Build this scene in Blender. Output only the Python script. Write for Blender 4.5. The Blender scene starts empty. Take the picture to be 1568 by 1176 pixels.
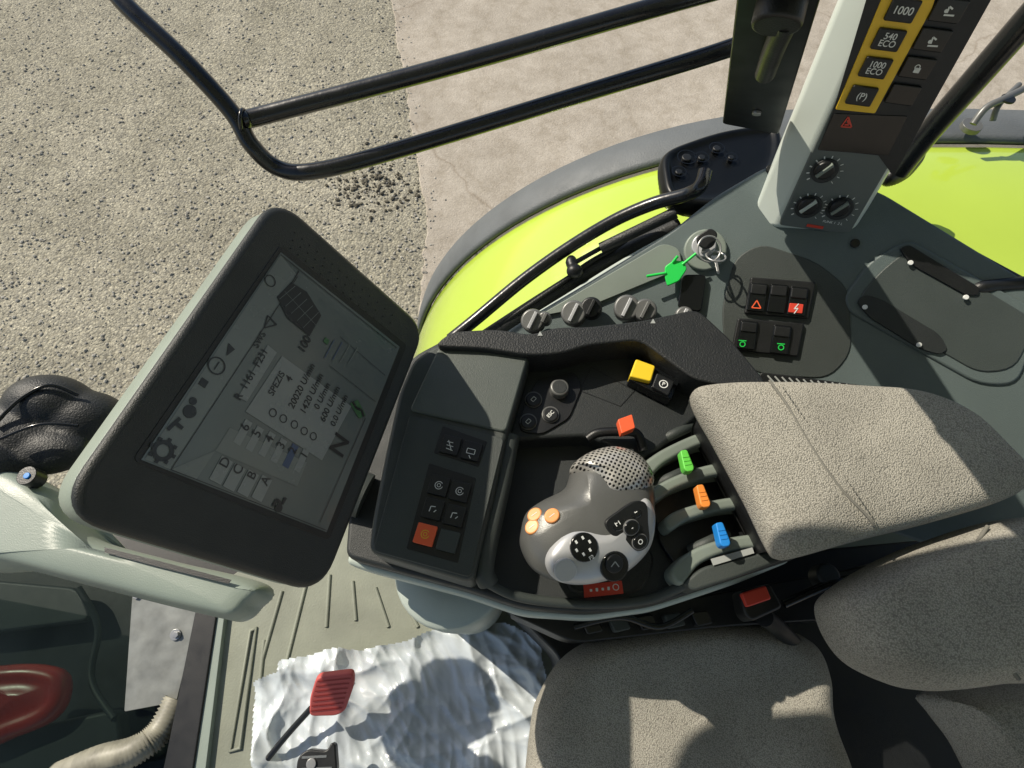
import bpy, bmesh, math, random
from mathutils import Vector, Matrix, noise
from mathutils.bvhtree import BVHTree
random.seed(4)
H=2.85; TILT=math.radians(26); C=math.cos(TILT); S=math.sin(TILT); FOC=850.0
CAM=Vector((0,0,H))
# ---- survey helpers: sight line of a measured point intersected with a real surface of the cab ----
def sight(u,v):
    x=(u-784)/FOC; y=(588-v)/FOC
    return Vector((x,y*C+S,y*S-C))
def W(u,v,z):
    d=sight(u,v); return CAM+d*((z-H)/d.z)
class Frame:
    def __init__(s,p,n,x):
        n=n.normalized()
        if n.dot(CAM-p)<0: n=-n
        s.p=p; s.n=n; s.x=(x-n*x.dot(n)).normalized(); s.y=n.cross(s.x)
    def at(s,u,v,h=0):
        d=sight(u,v); p=s.p+s.n*h
        return CAM+d*((p-CAM).dot(s.n)/d.dot(s.n))
    def turned(s,u1,v1,u2,v2):
        return Frame(s.p,s.n,s.at(u2,v2)-s.at(u1,v1))
def flat(z,u1=0,v1=0,u2=100,v2=0):
    f=Frame(Vector((0,0,z)),Vector((0,0,1)),Vector((1,0,0)))
    return f.turned(u1,v1,u2,v2)
def frame3(a,b,c):
    A,B,D=W(*a),W(*b),W(*c)
    return Frame(A,(B-A).cross(D-A),B-A)
# ---- materials ----
def mat(name,col,rough=.5,metal=0,bs=0,bd=0,var=.12,vs=6,coat=0,spec=.5,emit=0):
    m=bpy.data.materials.new(name); m.use_nodes=True; nt=m.node_tree; N=nt.nodes; L=nt.links
    b=N['Principled BSDF']; b.inputs['Roughness'].default_value=rough; b.inputs['Metallic'].default_value=metal
    b.inputs['Coat Weight'].default_value=coat; b.inputs['Specular IOR Level'].default_value=spec
    tc=N.new('ShaderNodeTexCoord')
    n=N.new('ShaderNodeTexNoise'); n.inputs['Scale'].default_value=vs; n.inputs['Detail'].default_value=4
    L.new(tc.outputs['Object'],n.inputs['Vector'])
    r=N.new('ShaderNodeValToRGB'); r.color_ramp.elements[0].position=.3; r.color_ramp.elements[1].position=.7
    r.color_ramp.elements[0].color=[c*(1-var) for c in col]+[1]; r.color_ramp.elements[1].color=[min(1,c*(1+var)) for c in col]+[1]
    L.new(n.outputs['Fac'],r.inputs['Fac']); L.new(r.outputs['Color'],b.inputs['Base Color'])
    rr=N.new('ShaderNodeMapRange'); rr.inputs['To Min'].default_value=max(.02,rough-.14); rr.inputs['To Max'].default_value=min(1,rough+.14)
    n3=N.new('ShaderNodeTexNoise'); n3.inputs['Scale'].default_value=35; n3.inputs['Detail'].default_value=5
    L.new(tc.outputs['Object'],n3.inputs['Vector']); L.new(n3.outputs['Fac'],rr.inputs['Value']); L.new(rr.outputs['Result'],b.inputs['Roughness'])
    if bs:
        n2=N.new('ShaderNodeTexNoise'); n2.inputs['Scale'].default_value=bs; n2.inputs['Detail'].default_value=2
        bp=N.new('ShaderNodeBump'); bp.inputs['Distance'].default_value=bd; bp.inputs['Strength'].default_value=.8
        L.new(tc.outputs['Object'],n2.inputs['Vector']); L.new(n2.outputs['Fac'],bp.inputs['Height']); L.new(bp.outputs['Normal'],b.inputs['Normal'])
    return m
M_dark=mat('dark_plastic',(.046,.055,.052),.5,bs=900,bd=.0006)
M_dark2=mat('charcoal_plastic',(.022,.026,.027),.48,bs=900,bd=.0006)
M_black=mat('black_plastic',(.009,.010,.011),.42,bs=700,bd=.0003)
M_gloss=mat('gloss_black',(.006,.007,.008),.18)
M_leather=mat('grained_black',(.018,.020,.021),.5,bs=450,bd=.0012)
M_green_grey=mat('grey_green_plastic',(.105,.135,.135),.46,bs=900,bd=.0005)
M_pale=mat('pale_trim',(.46,.52,.48),.42,bs=700,bd=.0003,var=.06)
M_cowl=mat('cowl_trim',(.27,.32,.28),.42,bs=700,bd=.0003,var=.08)
M_rib=mat('rib_plastic',(.20,.235,.205),.45)
M_tube=mat('black_paint_tube',(.008,.009,.011),.27,bs=120,bd=.0003,coat=.3)
M_lime=mat('lime_paint',(.50,.67,.075),.2,coat=.8,var=.05,vs=3)
M_rubber=mat('fender_rubber',(.12,.132,.14),.6,bs=300,bd=.0008,vs=12)
M_tyre=mat('tyre_rubber',(.02,.02,.02),.8)
M_silver=mat('silver',(.50,.51,.53),.33,metal=.25,var=.04)
M_gun=mat('gunmetal',(.16,.163,.16),.36,metal=.3,var=.06)
M_steel=mat('steel',(.45,.45,.44),.35,metal=.7)
M_white=mat('print_white',(.78,.80,.78),.5,var=.02)
M_lgrey=mat('print_grey',(.36,.38,.37),.5,var=.02)
M_yellow=mat('yellow_plastic',(.85,.60,.03),.4,var=.04)
M_yellow2=mat('amber_frame',(.95,.60,.03),.4,var=.04)
M_orange=mat('orange_plastic',(.85,.28,.05),.4,var=.05)
M_peach=mat('orange_button',(.90,.36,.12),.45,var=.04)
M_red=mat('red_plastic',(.70,.06,.035),.4,var=.06)
M_redd=mat('dark_red',(.30,.015,.012),.3,var=.1)
M_redor=mat('orange_red',(.90,.13,.045),.4,var=.05)
M_grn=mat('green_plastic',(.14,.62,.08),.4,var=.05)
M_tag=mat('green_tag',(.02,.65,.09),.4,var=.05)
M_blue=mat('blue_plastic',(.02,.25,.72),.4,var=.05)
M_lcd=mat('lcd',(.115,.135,.135),.22,var=.06,spec=.6)
M_lcdl=mat('lcd_light',(.22,.24,.24),.25,var=.02)
M_lcdp=mat('lcd_panel',(.165,.185,.18),.25,var=.02)
M_lcdd=mat('lcd_ink',(.016,.018,.022),.3,var=.02)
M_lcdg=mat('lcd_green',(.05,.14,.06),.3,var=.02)
M_lcdb=mat('lcd_blue',(.05,.08,.16),.3,var=.02)
M_floor=mat('floor_mat',(.25,.265,.21),.6,bs=250,bd=.0006,vs=8,var=.2)
M_pedal=mat('pedal_rubber',(.55,.10,.09),.6)
def fabric():
    m=mat('grey_fabric',(.46,.44,.385),.95,var=.14,vs=12,spec=.15)
    nt=m.node_tree;N=nt.nodes;L=nt.links;b=N['Principled BSDF']
    tc=N.new('ShaderNodeTexCoord'); v=N.new('ShaderNodeTexVoronoi'); v.inputs['Scale'].default_value=620
    L.new(tc.outputs['Object'],v.inputs['Vector']); bp=N.new('ShaderNodeBump'); bp.inputs['Distance'].default_value=.0013; bp.inputs['Strength'].default_value=.8
    L.new(v.outputs['Distance'],bp.inputs['Height'])
    L.new(bp.outputs['Normal'],b.inputs['Normal'])
    old=b.inputs['Base Color'].links[0].from_socket
    mx=N.new('ShaderNodeMix'); mx.data_type='RGBA'; mx.blend_type='MULTIPLY'; mx.inputs['Factor'].default_value=1
    r=N.new('ShaderNodeValToRGB'); r.color_ramp.elements[0].color=(1.15,1.15,1.15,1); r.color_ramp.elements[1].color=(.5,.5,.5,1); r.color_ramp.elements[1].position=.8
    L.new(v.outputs['Distance'],r.inputs['Fac']); L.new(old,mx.inputs['A']); L.new(r.outputs['Color'],mx.inputs['B']); L.new(mx.outputs['Result'],b.inputs['Base Color'])
    return m
M_fab=fabric()
def tinted():
    m=bpy.data.materials.new('tinted_glass'); m.use_nodes=True; nt=m.node_tree;N=nt.nodes;L=nt.links
    b=N['Principled BSDF']; b.inputs['Base Color'].default_value=(.02,.03,.028,1); b.inputs['Roughness'].default_value=.04
    t=N.new('ShaderNodeBsdfTransparent'); t.inputs[0].default_value=(.66,.72,.69,1); x=N.new('ShaderNodeMixShader')
    n=N.new('ShaderNodeTexNoise'); n.inputs['Scale'].default_value=9; n.inputs['Detail'].default_value=6
    tc=N.new('ShaderNodeTexCoord'); L.new(tc.outputs['Object'],n.inputs['Vector']); mr=N.new('ShaderNodeMapRange'); mr.inputs['To Min'].default_value=.7; mr.inputs['To Max'].default_value=.97
    L.new(n.outputs['Fac'],mr.inputs['Value']); L.new(mr.outputs['Result'],x.inputs[0]); L.new(b.outputs[0],x.inputs[1]); L.new(t.outputs[0],x.inputs[2])
    L.new(x.outputs[0],N['Material Output'].inputs['Surface']); return m
# ---- object helpers ----
def group(name):
    e=bpy.data.objects.new(name,None); bpy.context.collection.objects.link(e); return e
def put(name,me,m,par,smooth=True):
    o=bpy.data.objects.new(name,me); bpy.context.collection.objects.link(o)
    if m: me.materials.append(m)
    if smooth: me.polygons.foreach_set('use_smooth',[True]*len(me.polygons))
    if par is not None: o.parent=par
    return o
def fromdata(name,vs,fs,m,par,smooth=True):
    me=bpy.data.meshes.new(name); me.from_pydata([tuple(v) for v in vs],[],fs); me.update()
    bm=bmesh.new(); bm.from_mesh(me); bmesh.ops.recalc_face_normals(bm,faces=bm.faces); bm.to_mesh(me); bm.free()
    return put(name,me,m,par,smooth)
def roundp(P,r,seg=4):
    out=[];n=len(P)
    for i in range(n):
        p=P[i];a=P[i-1]-p;b=P[(i+1)%n]-p
        la,lb=a.length,b.length
        if la<1e-7 or lb<1e-7: continue
        k=min(r,la*.45,lb*.45); A=p+a/la*k; B=p+b/lb*k
        for j in range(seg+1):
            t=j/seg; out.append(A*(1-t)**2+p*2*t*(1-t)+B*t*t)
    return out
def catmull(P,closed=True,seg=6):
    n=len(P); out=[]
    rng=range(n) if closed else range(n-1)
    for i in rng:
        g=(lambda k:P[k%n]) if closed else (lambda k:P[max(0,min(n-1,k))])
        a,b,c,d=g(i-1),g(i),g(i+1),g(i+2)
        for j in range(seg):
            t=j/seg
            out.append(.5*((2*b)+(c-a)*t+(2*a-5*b+4*c-d)*t*t+(3*b-a-3*c+d)*t**3))
    if not closed: out.append(P[-1].copy())
    return out
def prism(name,P,n,t,m,par,bev=.0015,seg=2,draft=0):
    k=len(P); c=sum(P,Vector())/k
    vs=list(P)+[p-n*t+(p-c).normalized()*draft for p in P]
    fs=[list(range(k)),list(range(2*k-1,k-1,-1))]+[[i,(i+1)%k,k+(i+1)%k,k+i] for i in range(k)]
    o=fromdata(name,vs,fs,m,par,True)
    if bev:
        b=o.modifiers.new('b','BEVEL'); b.width=bev; b.segments=seg; b.limit_method='ANGLE'; b.angle_limit=math.radians(40)
    w=o.modifiers.new('w','WEIGHTED_NORMAL'); w.keep_sharp=True
    if not bev: 
        o.data.polygons.foreach_set('use_smooth',[False]*len(o.data.polygons))
    return o
def plate(name,F,px,m,par,h=0,t=.01,r=.004,bev=.0015,draft=0,smooth=False):
    P=[F.at(u,v,h) for u,v in px]
    P=catmull(P) if smooth else (roundp(P,r) if r else P)
    return prism(name,P,F.n,t,m,par,bev,draft=draft)
def sheet(name,F,px,m,par,h=.0006,smooth=False,r=0):
    P=[F.at(u,v,h) for u,v in px]
    if smooth: P=catmull(P)
    elif r: P=roundp(P,r)
    return fromdata(name,P,[list(range(len(P)))],m,par,False)
def rect(name,F,u,v,w,h,m,par,top=.003,t=.004,r=.002,bev=.0008,rot=0):
    c=F.at(u,v,top); x=F.x*math.cos(rot)+F.y*math.sin(rot); y=F.n.cross(x)
    P=[c-x*w/2-y*h/2,c+x*w/2-y*h/2,c+x*w/2+y*h/2,c-x*w/2+y*h/2]
    if r: P=roundp(P,r,3)
    return prism(name,P,F.n,t,m,par,bev)
def disc(name,F,u,v,rad,m,par,top=.003,t=.004,bev=.0008,n=28,sx=1):
    c=F.at(u,v,top)
    P=[c+F.x*rad*sx*math.cos(a*2*math.pi/n)+F.y*rad*math.sin(a*2*math.pi/n) for a in range(n)]
    return prism(name,P,F.n,t,m,par,bev)
def ringm(name,F,u,v,rad,wd,m,par,top=.0035,a0=0,a1=360,n=28):
    c=F.at(u,v,top);vs=[];fs=[]
    for i in range(n+1):
        a=math.radians(a0+(a1-a0)*i/n)
        d=F.x*math.cos(a)+F.y*math.sin(a); vs+=[c+d*rad,c+d*(rad-wd)]
    for i in range(n): fs.append([2*i,2*i+1,2*i+3,2*i+2])
    return fromdata(name,vs,fs,m,par,False)
def line(name,F,pts,w,m,par,h=.0012,closed=False):
    P=[F.at(u,v,h) for u,v in pts]; vs=[];fs=[]
    n=len(P)
    for i in range(n if closed else n-1):
        a,b=P[i],P[(i+1)%n]; d=(b-a).normalized(); q=F.n.cross(d)*w/2
        k=len(vs); vs+=[a-q,b-q,b+q,a+q]; fs.append([k,k+1,k+2,k+3])
    return fromdata(name,vs,fs,m,par,False)
def text(s,F,u,v,size,m,par,top=.0035,rot=0,name='legend'):
    cu=bpy.data.curves.new('t','FONT'); cu.body=s; cu.size=size; cu.align_x='CENTER'; cu.align_y='CENTER'; cu.space_line=.8; cu.offset=size*.012
    o=bpy.data.objects.new('t',cu); bpy.context.collection.objects.link(o)
    dg=bpy.context.evaluated_depsgraph_get(); me=bpy.data.meshes.new_from_object(o.evaluated_get(dg))
    bpy.data.objects.remove(o)
    x=F.x*math.cos(rot)+F.y*math.sin(rot); y=F.n.cross(x); c=F.at(u,v,top)
    for vt in me.vertices: vt.co=c+x*vt.co.x+y*vt.co.y
    me.materials.clear()
    return put(name,me,m,par,False)
def tube(name,pts,rad,m,par,smooth=True,seg=8,res=8,cyc=False):
    P=catmull([Vector(p) for p in pts],cyc,seg) if smooth else [Vector(p) for p in pts]
    cu=bpy.data.curves.new('c','CURVE'); cu.dimensions='3D'; sp=cu.splines.new('POLY'); sp.points.add(len(P)-1)
    for i,p in enumerate(P): sp.points[i].co=(*p,1)
    sp.use_cyclic_u=cyc
    cu.bevel_depth=rad; cu.bevel_resolution=res; cu.use_fill_caps=True
    o=bpy.data.objects.new('c',cu); bpy.context.collection.objects.link(o)
    dg=bpy.context.evaluated_depsgraph_get(); me=bpy.data.meshes.new_from_object(o.evaluated_get(dg)); bpy.data.objects.remove(o)
    me.materials.clear()
    return put(name,me,m,par)
def loft(name,P,n,levels,m,par,sub=1,wr=0):
    """soft body: outline P, levels=(inset,toward_centre,height)"""
    k=len(P); c=sum(P,Vector())/k; ar=Vector()
    for i in range(k): ar+=(P[i]-c).cross(P[(i+1)%k]-c)
    sgn=1 if ar.dot(n)>0 else -1
    inn=[]
    for i in range(k):
        t=(P[(i+1)%k]-P[i-1]).normalized(); inn.append(n.cross(t)*sgn)
    vs=[];fs=[]
    for (ins,s,h) in levels:
        for i in range(k):
            q=P[i]+inn[i]*ins; q=q.lerp(c,s)+n*h
            if wr: q=q+n*wr*(noise.noise(q*9)+.5*noise.noise(q*23))
            vs.append(q)
    L=len(levels)
    for l in range(L-1):
        for i in range(k): fs.append([l*k+i,l*k+(i+1)%k,(l+1)*k+(i+1)%k,(l+1)*k+i])
    vs.append(c+n*levels[-1][2]); e=len(vs)-1
    for i in range(k): fs.append([(L-1)*k+i,(L-1)*k+(i+1)%k,e])
    fs.append(list(range(k-1,-1,-1)))
    o=fromdata(name,vs,fs,m,par)
    if sub: s=o.modifiers.new('s','SUBSURF'); s.levels=sub; s.render_levels=sub
    return o
def ellip(bm,c,r,rotm=None):
    mt=Matrix.Translation(c)@(rotm.to_4x4() if rotm else Matrix.Identity(4))@Matrix.Diagonal((*r,1))
    bmesh.ops.create_uvsphere(bm,u_segments=28,v_segments=18,radius=1,matrix=mt)
def blob(name,parts,m,par,vox=.003,sm=6):
    bm=bmesh.new()
    for p in parts: ellip(bm,*p)
    me=bpy.data.meshes.new(name); bm.to_mesh(me); bm.free()
    o=put(name,me,m,par)
    r=o.modifiers.new('r','REMESH'); r.mode='VOXEL'; r.voxel_size=vox; r.use_smooth_shade=True
    s=o.modifiers.new('s','SMOOTH'); s.iterations=sm; s.factor=.5
    dg=bpy.context.evaluated_depsgraph_get(); me2=bpy.data.meshes.new_from_object(o.evaluated_get(dg)); o.modifiers.clear(); o.data=me2
    me2.polygons.foreach_set('use_smooth',[True]*len(me2.polygons))
    return o
def hit(o,u,v,xref=Vector((1,0,0))):
    dg=bpy.context.evaluated_depsgraph_get(); b=BVHTree.FromObject(o,dg); p,n,i,d=b.ray_cast(CAM,sight(u,v).normalized())
    if p is None: p=W(u,v,2.22); n=Vector((0,0,1))
    return Frame(p,n,xref)
# ================= WORLD / LIGHT / CAMERA =================
sc=bpy.context.scene
w=bpy.data.worlds.new("World"); sc.world=w; w.use_nodes=True; nt=w.node_tree
sun=Vector((-.60,.42,.66)).normalized(); el=math.asin(sun.z)
sky=nt.nodes.new('ShaderNodeTexSky'); sky.sky_type='NISHITA'; sky.sun_disc=False; sky.sun_elevation=el; sky.sun_rotation=math.atan2(sun.x,sun.y)
nt.links.new(sky.outputs[0],nt.nodes['Background'].inputs[0]); nt.nodes['Background'].inputs[1].default_value=.095
ld=bpy.data.lights.new('sun','SUN'); ld.energy=5.0; ld.angle=math.radians(.5); ld.color=(1,.91,.76)
lo=bpy.data.objects.new('sun',ld); bpy.context.collection.objects.link(lo); lo.rotation_euler=sun.to_track_quat('Z','Y').to_euler(); lo.location=(-6,5,9)
cd=bpy.data.cameras.new('camera'); cam=bpy.data.objects.new('camera',cd); bpy.context.collection.objects.link(cam)
cam.location=CAM; cam.rotation_euler=(TILT,0,0); cd.sensor_width=36; cd.lens=36*FOC/1568; cd.clip_start=.02; cd.clip_end=3000; sc.camera=cam
sc.view_settings.view_transform='Standard'; sc.view_settings.look='None'; sc.view_settings.exposure=0
# ================= CAB ROOF (unseen overhead, added to shade the seat side, edges set by its shadow) =================
g=group('unseen_cab_roof')
RP=[Vector((-.76,.60,3.05)),Vector((1.9,.60,3.05)),Vector((1.9,-1.4,3.05)),Vector((-.76,-1.4,3.05))]
prism('headliner',roundp(RP,.12,8),Vector((0,0,1)),.03,M_pale,g,.01)
prism('roof_skin',[p+Vector((0,0,.09)) for p in roundp(RP,.12,8)],Vector((0,0,1)),.085,M_lime,g,.03)
# ================= GROUND =================
def ground_mat(name,cols,kind):
    m=bpy.data.materials.new(name); m.use_nodes=True; nt=m.node_tree;N=nt.nodes;L=nt.links;b=N['Principled BSDF']; b.inputs['Roughness'].default_value=.9; b.inputs['Specular IOR Level'].default_value=.2
    tc=N.new('ShaderNodeTexCoord'); O=tc.outputs['Object']
    def nz(s,d=6,r=.6):
        n=N.new('ShaderNodeTexNoise'); n.inputs['Scale'].default_value=s; n.inputs['Detail'].default_value=d; n.inputs['Roughness'].default_value=r; L.new(O,n.inputs['Vector']); return n.outputs['Fac']
    def ramp(f,a,bb,c1,c2):
        r=N.new('ShaderNodeValToRGB'); r.color_ramp.elements[0].position=a; r.color_ramp.elements[1].position=bb; r.color_ramp.elements[0].color=(*c1,1); r.color_ramp.elements[1].color=(*c2,1); L.new(f,r.inputs['Fac']); return r.outputs['Color']
    def mul(a,c,f=1):
        x=N.new('ShaderNodeMix'); x.data_type='RGBA'; x.blend_type='MULTIPLY'; x.inputs['Factor'].default_value=f; L.new(a,x.inputs['A']); L.new(c,x.inputs['B']); return x.outputs['Result']
    base=ramp(nz(.9),.3,.72,*cols)
    def bump(h,dist,prev=None):
        bp=N.new('ShaderNodeBump'); bp.inputs['Distance'].default_value=dist; L.new(h,bp.inputs['Height'])
        if prev: L.new(prev,bp.inputs['Normal'])
        return bp.outputs['Normal']
    if kind=='gravel':
        v=N.new('ShaderNodeTexVoronoi'); v.inputs['Scale'].default_value=60; L.new(O,v.inputs['Vector'])
        v2=N.new('ShaderNodeTexVoronoi'); v2.inputs['Scale'].default_value=130; L.new(O,v2.inputs['Vector'])
        c=mul(base,ramp(v.outputs['Distance'],.3,.85,(1.08,1.08,1.08),(.72,.70,.66)),.6)
        c=mul(c,ramp(v2.outputs['Distance'],.3,.8,(1.1,1.1,1.1),(.75,.75,.73)),.6)
        hs=N.new('ShaderNodeSeparateColor'); L.new(v.outputs['Color'],hs.inputs[0]); c=mul(c,ramp(hs.outputs[0],0,1,(.74,.74,.73),(1.3,1.28,1.2)))
        hs2=N.new('ShaderNodeSeparateColor'); L.new(v2.outputs['Color'],hs2.inputs[0]); c=mul(c,ramp(hs2.outputs[1],0,1,(.78,.78,.77),(1.2,1.2,1.15)))
        c=mul(c,ramp(nz(2.2,9,.75),.35,.62,(.80,.80,.78),(1.08,1.08,1.08)))
        n=bump(v.outputs['Distance'],-.006); n=bump(nz(90),.006,n)
    else:
        c=mul(base,ramp(nz(6,9,.78),.32,.62,(.80,.78,.75),(1.08,1.08,1.08)))
        wv=N.new('ShaderNodeTexWave'); wv.inputs['Scale'].default_value=1.1; wv.inputs['Distortion'].default_value=14; wv.inputs['Detail'].default_value=5; wv.inputs['Detail Roughness'].default_value=.7; L.new(O,wv.inputs['Vector'])
        c=mul(c,ramp(wv.outputs['Fac'],0,.22,(.90,.89,.87),(1,1,1)),.8)
        c=mul(c,ramp(nz(120,4),.3,.6,(.76,.76,.76),(1.05,1.05,1.05)),.8)
        vc=N.new('ShaderNodeTexVoronoi'); vc.feature='DISTANCE_TO_EDGE'; vc.inputs['Scale'].default_value=.42
        nn=N.new('ShaderNodeTexNoise'); nn.inputs['Scale'].default_value=3; nn.inputs['Detail'].default_value=6; L.new(O,nn.inputs['Vector'])
        ad=N.new('ShaderNodeMix'); ad.data_type='RGBA'; ad.inputs['Factor'].default_value=.25; L.new(O,ad.inputs['A']); L.new(nn.outputs['Color'],ad.inputs['B']); L.new(ad.outputs['Result'],vc.inputs['Vector'])
        c=mul(c,ramp(vc.outputs['Distance'],.001,.005,(.70,.66,.62),(1,1,1)),.75)
        n=bump(nz(70,5),.005)
    L.new(c,b.inputs['Base Color']); L.new(n,b.inputs['Normal']); return m
M_gravel=ground_mat('gravel_mat',((.33,.315,.27),(.43,.41,.355)),'gravel')
M_conc=ground_mat('concrete_mat',((.42,.38,.32),(.54,.49,.415)),'conc')
fromdata('ground',[(-400,-400,0),(400,-400,0),(400,400,0),(-400,400,0)],[[0,1,2,3]],M_gravel,None,False)
a=[W(600,0,0),W(614,90,0),W(632,200,0),W(648,290,0),W(658,350,0),W(645,430,0),W(640,520,0)]
dirn=(a[0]-a[2]).normalized()
pts=[a[0]+dirn*300,a[0]+dirn*3]+a+[Vector((a[-1].x+.1,-8,0)),Vector((a[-1].x,-200,0))]
fine=[]
for i in range(len(pts)-1):
    L_=(pts[i+1]-pts[i]).length; k=max(1,int(min(L_,12)/.02))
    for j in range(k):
        p=pts[i].lerp(pts[i+1],j/k); p=p+Vector((.02*noise.noise(p*3)+.016*noise.noise(p*17),0,0)); fine.append(p)
vs=[];fs=[]
k=len(fine)
for p in fine: vs+=[Vector((p.x,p.y,.006)),Vector((300,p.y,.006)),Vector((p.x-.008,p.y,0.0))]
for i in range(k-1): fs+=[[3*i,3*i+1,3*i+4,3*i+3],[3*i+2,3*i,3*i+3,3*i+5]]
fromdata('concrete_pavement',vs,fs,M_conc,None,False)
# loose stones
tb=bmesh.new(); bmesh.ops.create_icosphere(tb,subdivisions=1,radius=1); tb.verts.index_update()
TV=[v.co.copy() for v in tb.verts]; TF=[[v.index for v in f.verts] for f in tb.faces]; tb.free()
def stones(name,items,m):
    vs=[];fs=[]
    for x,y,s,z in items:
        an=random.random()*6.3; ca,sa=math.cos(an),math.sin(an); a_,b_,c_=s*random.uniform(.7,1.3),s*random.uniform(.5,1),s*random.uniform(.4,.8); k=len(vs)
        for t in TV:
            px,py=t.x*a_,t.y*b_; vs.append((x+px*ca-py*sa,y+px*sa+py*ca,z+s*.3+t.z*c_))
        fs+=[[q+k for q in f] for f in TF]
    me=bpy.data.meshes.new(name); me.from_pydata(vs,[],fs); put(name,me,m,None,False)
it=[]
for i in range(6000):
    p=W(random.uniform(-100,640),random.uniform(-60,640),0); it.append((p.x,p.y,random.choice([.004,.006,.006,.009,.012]),0))
for i in range(1200):
    p=random.choice(fine[150:900]); it.append((p.x+random.gauss(.0,.06),p.y,random.choice([.004,.006,.010]),.004))
stones('loose_gravel',it,mat('pebble',(.38,.36,.31),.9,var=.5,vs=20))
it=[]
for i in range(360):
    p=W(min(random.gauss(562,38),640),random.gauss(287,24),0); it.append((p.x,p.y,random.choice([.005,.007,.009,.016]),0))
for i in range(160):
    p=W(min(random.gauss(390,90),640),random.gauss(340,70),0); it.append((p.x,p.y,random.choice([.005,.007]),0))
stones('dirt_clods',it,mat('clod',(.10,.09,.065),.95,var=.6,vs=30))
# ================= FENDER + WHEEL =================
g=group('tractor_rear_fender')
def arcprof(R):
    P=[]
    for i in range(0,41):
        a=math.radians(200-110*i/40); P.append((.6+R*math.cos(a),1.2+R*math.sin(a)))
    for x in (.75,.9,1.05,1.2,1.4,1.6): P.append((x,1.2+R-.03*max(0,x-.9)))
    return P
def strip(name,R,ys,m,par,th=.012):
    P=arcprof(R);vs=[];fs=[];q=len(ys)
    for (x,z) in P:
        for (y,dr) in ys:
            a=Vector((x-.6,0,z-1.2)); a.normalize(); vs.append(Vector((x,y,z))-a*dr)
    for i in range(len(P)-1):
        for j in range(q-1): fs.append([i*q+j,i*q+j+1,(i+1)*q+j+1,(i+1)*q+j])
    o=fromdata(name,vs,fs,m,par); s=o.modifiers.new('s','SOLIDIFY'); s.thickness=th; s.offset=-1 
    return o
strip('green_skin',.905,[(.50,.0),(.56,.0),(.62,-.006),(.7,-.012),(.8,-.01),(.86,.004),(.885,.012)],M_lime,g)
strip('rubber_edge',.912,[(.872,.004),(.885,-.002),(.93,.0),(.965,.006),(.985,.03)],M_rubber,g)
g=group('tractor_rear_wheel')
bm=bmesh.new(); R=.92
bmesh.ops.create_cone(bm,cap_ends=True,segments=64,radius1=R-.05,radius2=R-.05,depth=.40,matrix=Matrix.Translation((.62,.74,.93))@Matrix.Rotation(math.pi/2,4,'X'))
for i in range(22):
    for s in(-1,1):
        a=2*math.pi*(i+.25*s)/22
        mt=Matrix.Translation((.62,.74,.93))@Matrix.Rotation(a,4,'Y')@Matrix.Translation((0,s*.1,R-.04))@Matrix.Rotation(s*.7,4,'Z')@Matrix.Diagonal((.05,.24,.06,1))
        bmesh.ops.create_cube(bm,size=1,matrix=mt)
me=bpy.data.meshes.new('tyre'); bm.to_mesh(me); bm.free(); put('tyre',me,M_tyre,g,False)
# ================= CAB FLOOR =================
g=group('cab_floor')
F=flat(1.5)
plate('mat',F,[(322,905),(470,800),(900,640),(1500,640),(1700,1500),(700,1500),(240,1400)],M_floor,g,t=.03,r=.01)
for (u1,v1,u2,v2) in [(432,905,402,1010),(470,890,440,1010),(505,880,500,960),(540,890,545,950),(575,900,595,960),(610,905,640,960),(405,980,398,1050)]:
    P=[F.at(u1,v1,.000),F.at(u2,v2,.000)]; tube('ridge',P,.0045,M_floor,g,False,res=3)
tube('slot_ridge',[F.at(384,966,.002),F.at(392,962,.002),F.at(368,1146,.002),F.at(352,1150,.002)],.004,M_floor,g,False,cyc=True,res=3)
# ================= PLASTIC SHEET =================
F=flat(1.52)
out=[F.at(u,v) for u,v in [(386,1047),(432,1030),(430,1012),(520,995),(600,985),(645,972),(700,958),(770,953),(800,966),(832,975),(826,1010),(838,1040),(815,1100),(800,1300),(410,1300),(395,1176)]]
def inside(x,y):
    c=False;n=len(out)
    for i in range(n):
        a,b=out[i],out[i-1]
        if (a.y>y)!=(b.y>y) and x<(b.x-a.x)*(y-a.y)/(b.y-a.y)+a.x: c=not c
    return c
x0=min(p.x for p in out);x1=max(p.x for p in out);y0=min(p.y for p in out);y1=max(p.y for p in out)
st=.0030; idx={};vs=[];fs=[]
nx=int((x1-x0)/st);ny=int((y1-y0)/st)
folds=[]
for i in range(24):
    an=random.uniform(0,math.pi); f=[7,11,17,26,38,52][i%6]; folds.append((math.cos(an),math.sin(an),f,random.random(),Vector((random.random()*9,random.random()*9,i))))
def bagz(x,y):
    p=Vector((x,y,0)); qx=x+.03*noise.noise(p*5); qy=y+.03*noise.noise(p*5+Vector((7,2,4)))
    z=.010*max(0,noise.noise(p*4)+.4)
    for cx,cy,f,ph,off in folds:
        mk=max(0,noise.noise(p*7+off*3)+.06)
        if mk<=0: continue
        t=((qx*cx+qy*cy)*f+ph+.5*noise.noise(p*8+off))%1; tri=abs(t-.5)*2
        z+=.11/f*(1-tri)**2.2*mk*2.0
    return z
def gv(i,j):
    if (i,j) not in idx:
        x=x0+i*st;y=y0+j*st; idx[i,j]=len(vs); vs.append((x+.012*noise.noise(Vector((x*14,y*14,3))),y+.012*noise.noise(Vector((x*14,y*14,8))),1.512+max(0,bagz(x,y))))
    return idx[i,j]
for i in range(nx):
    for j in range(ny):
        if inside(x0+(i+.5)*st,y0+(j+.5)*st): fs.append([gv(i,j),gv(i+1,j),gv(i+1,j+1),gv(i,j+1)])
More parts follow.
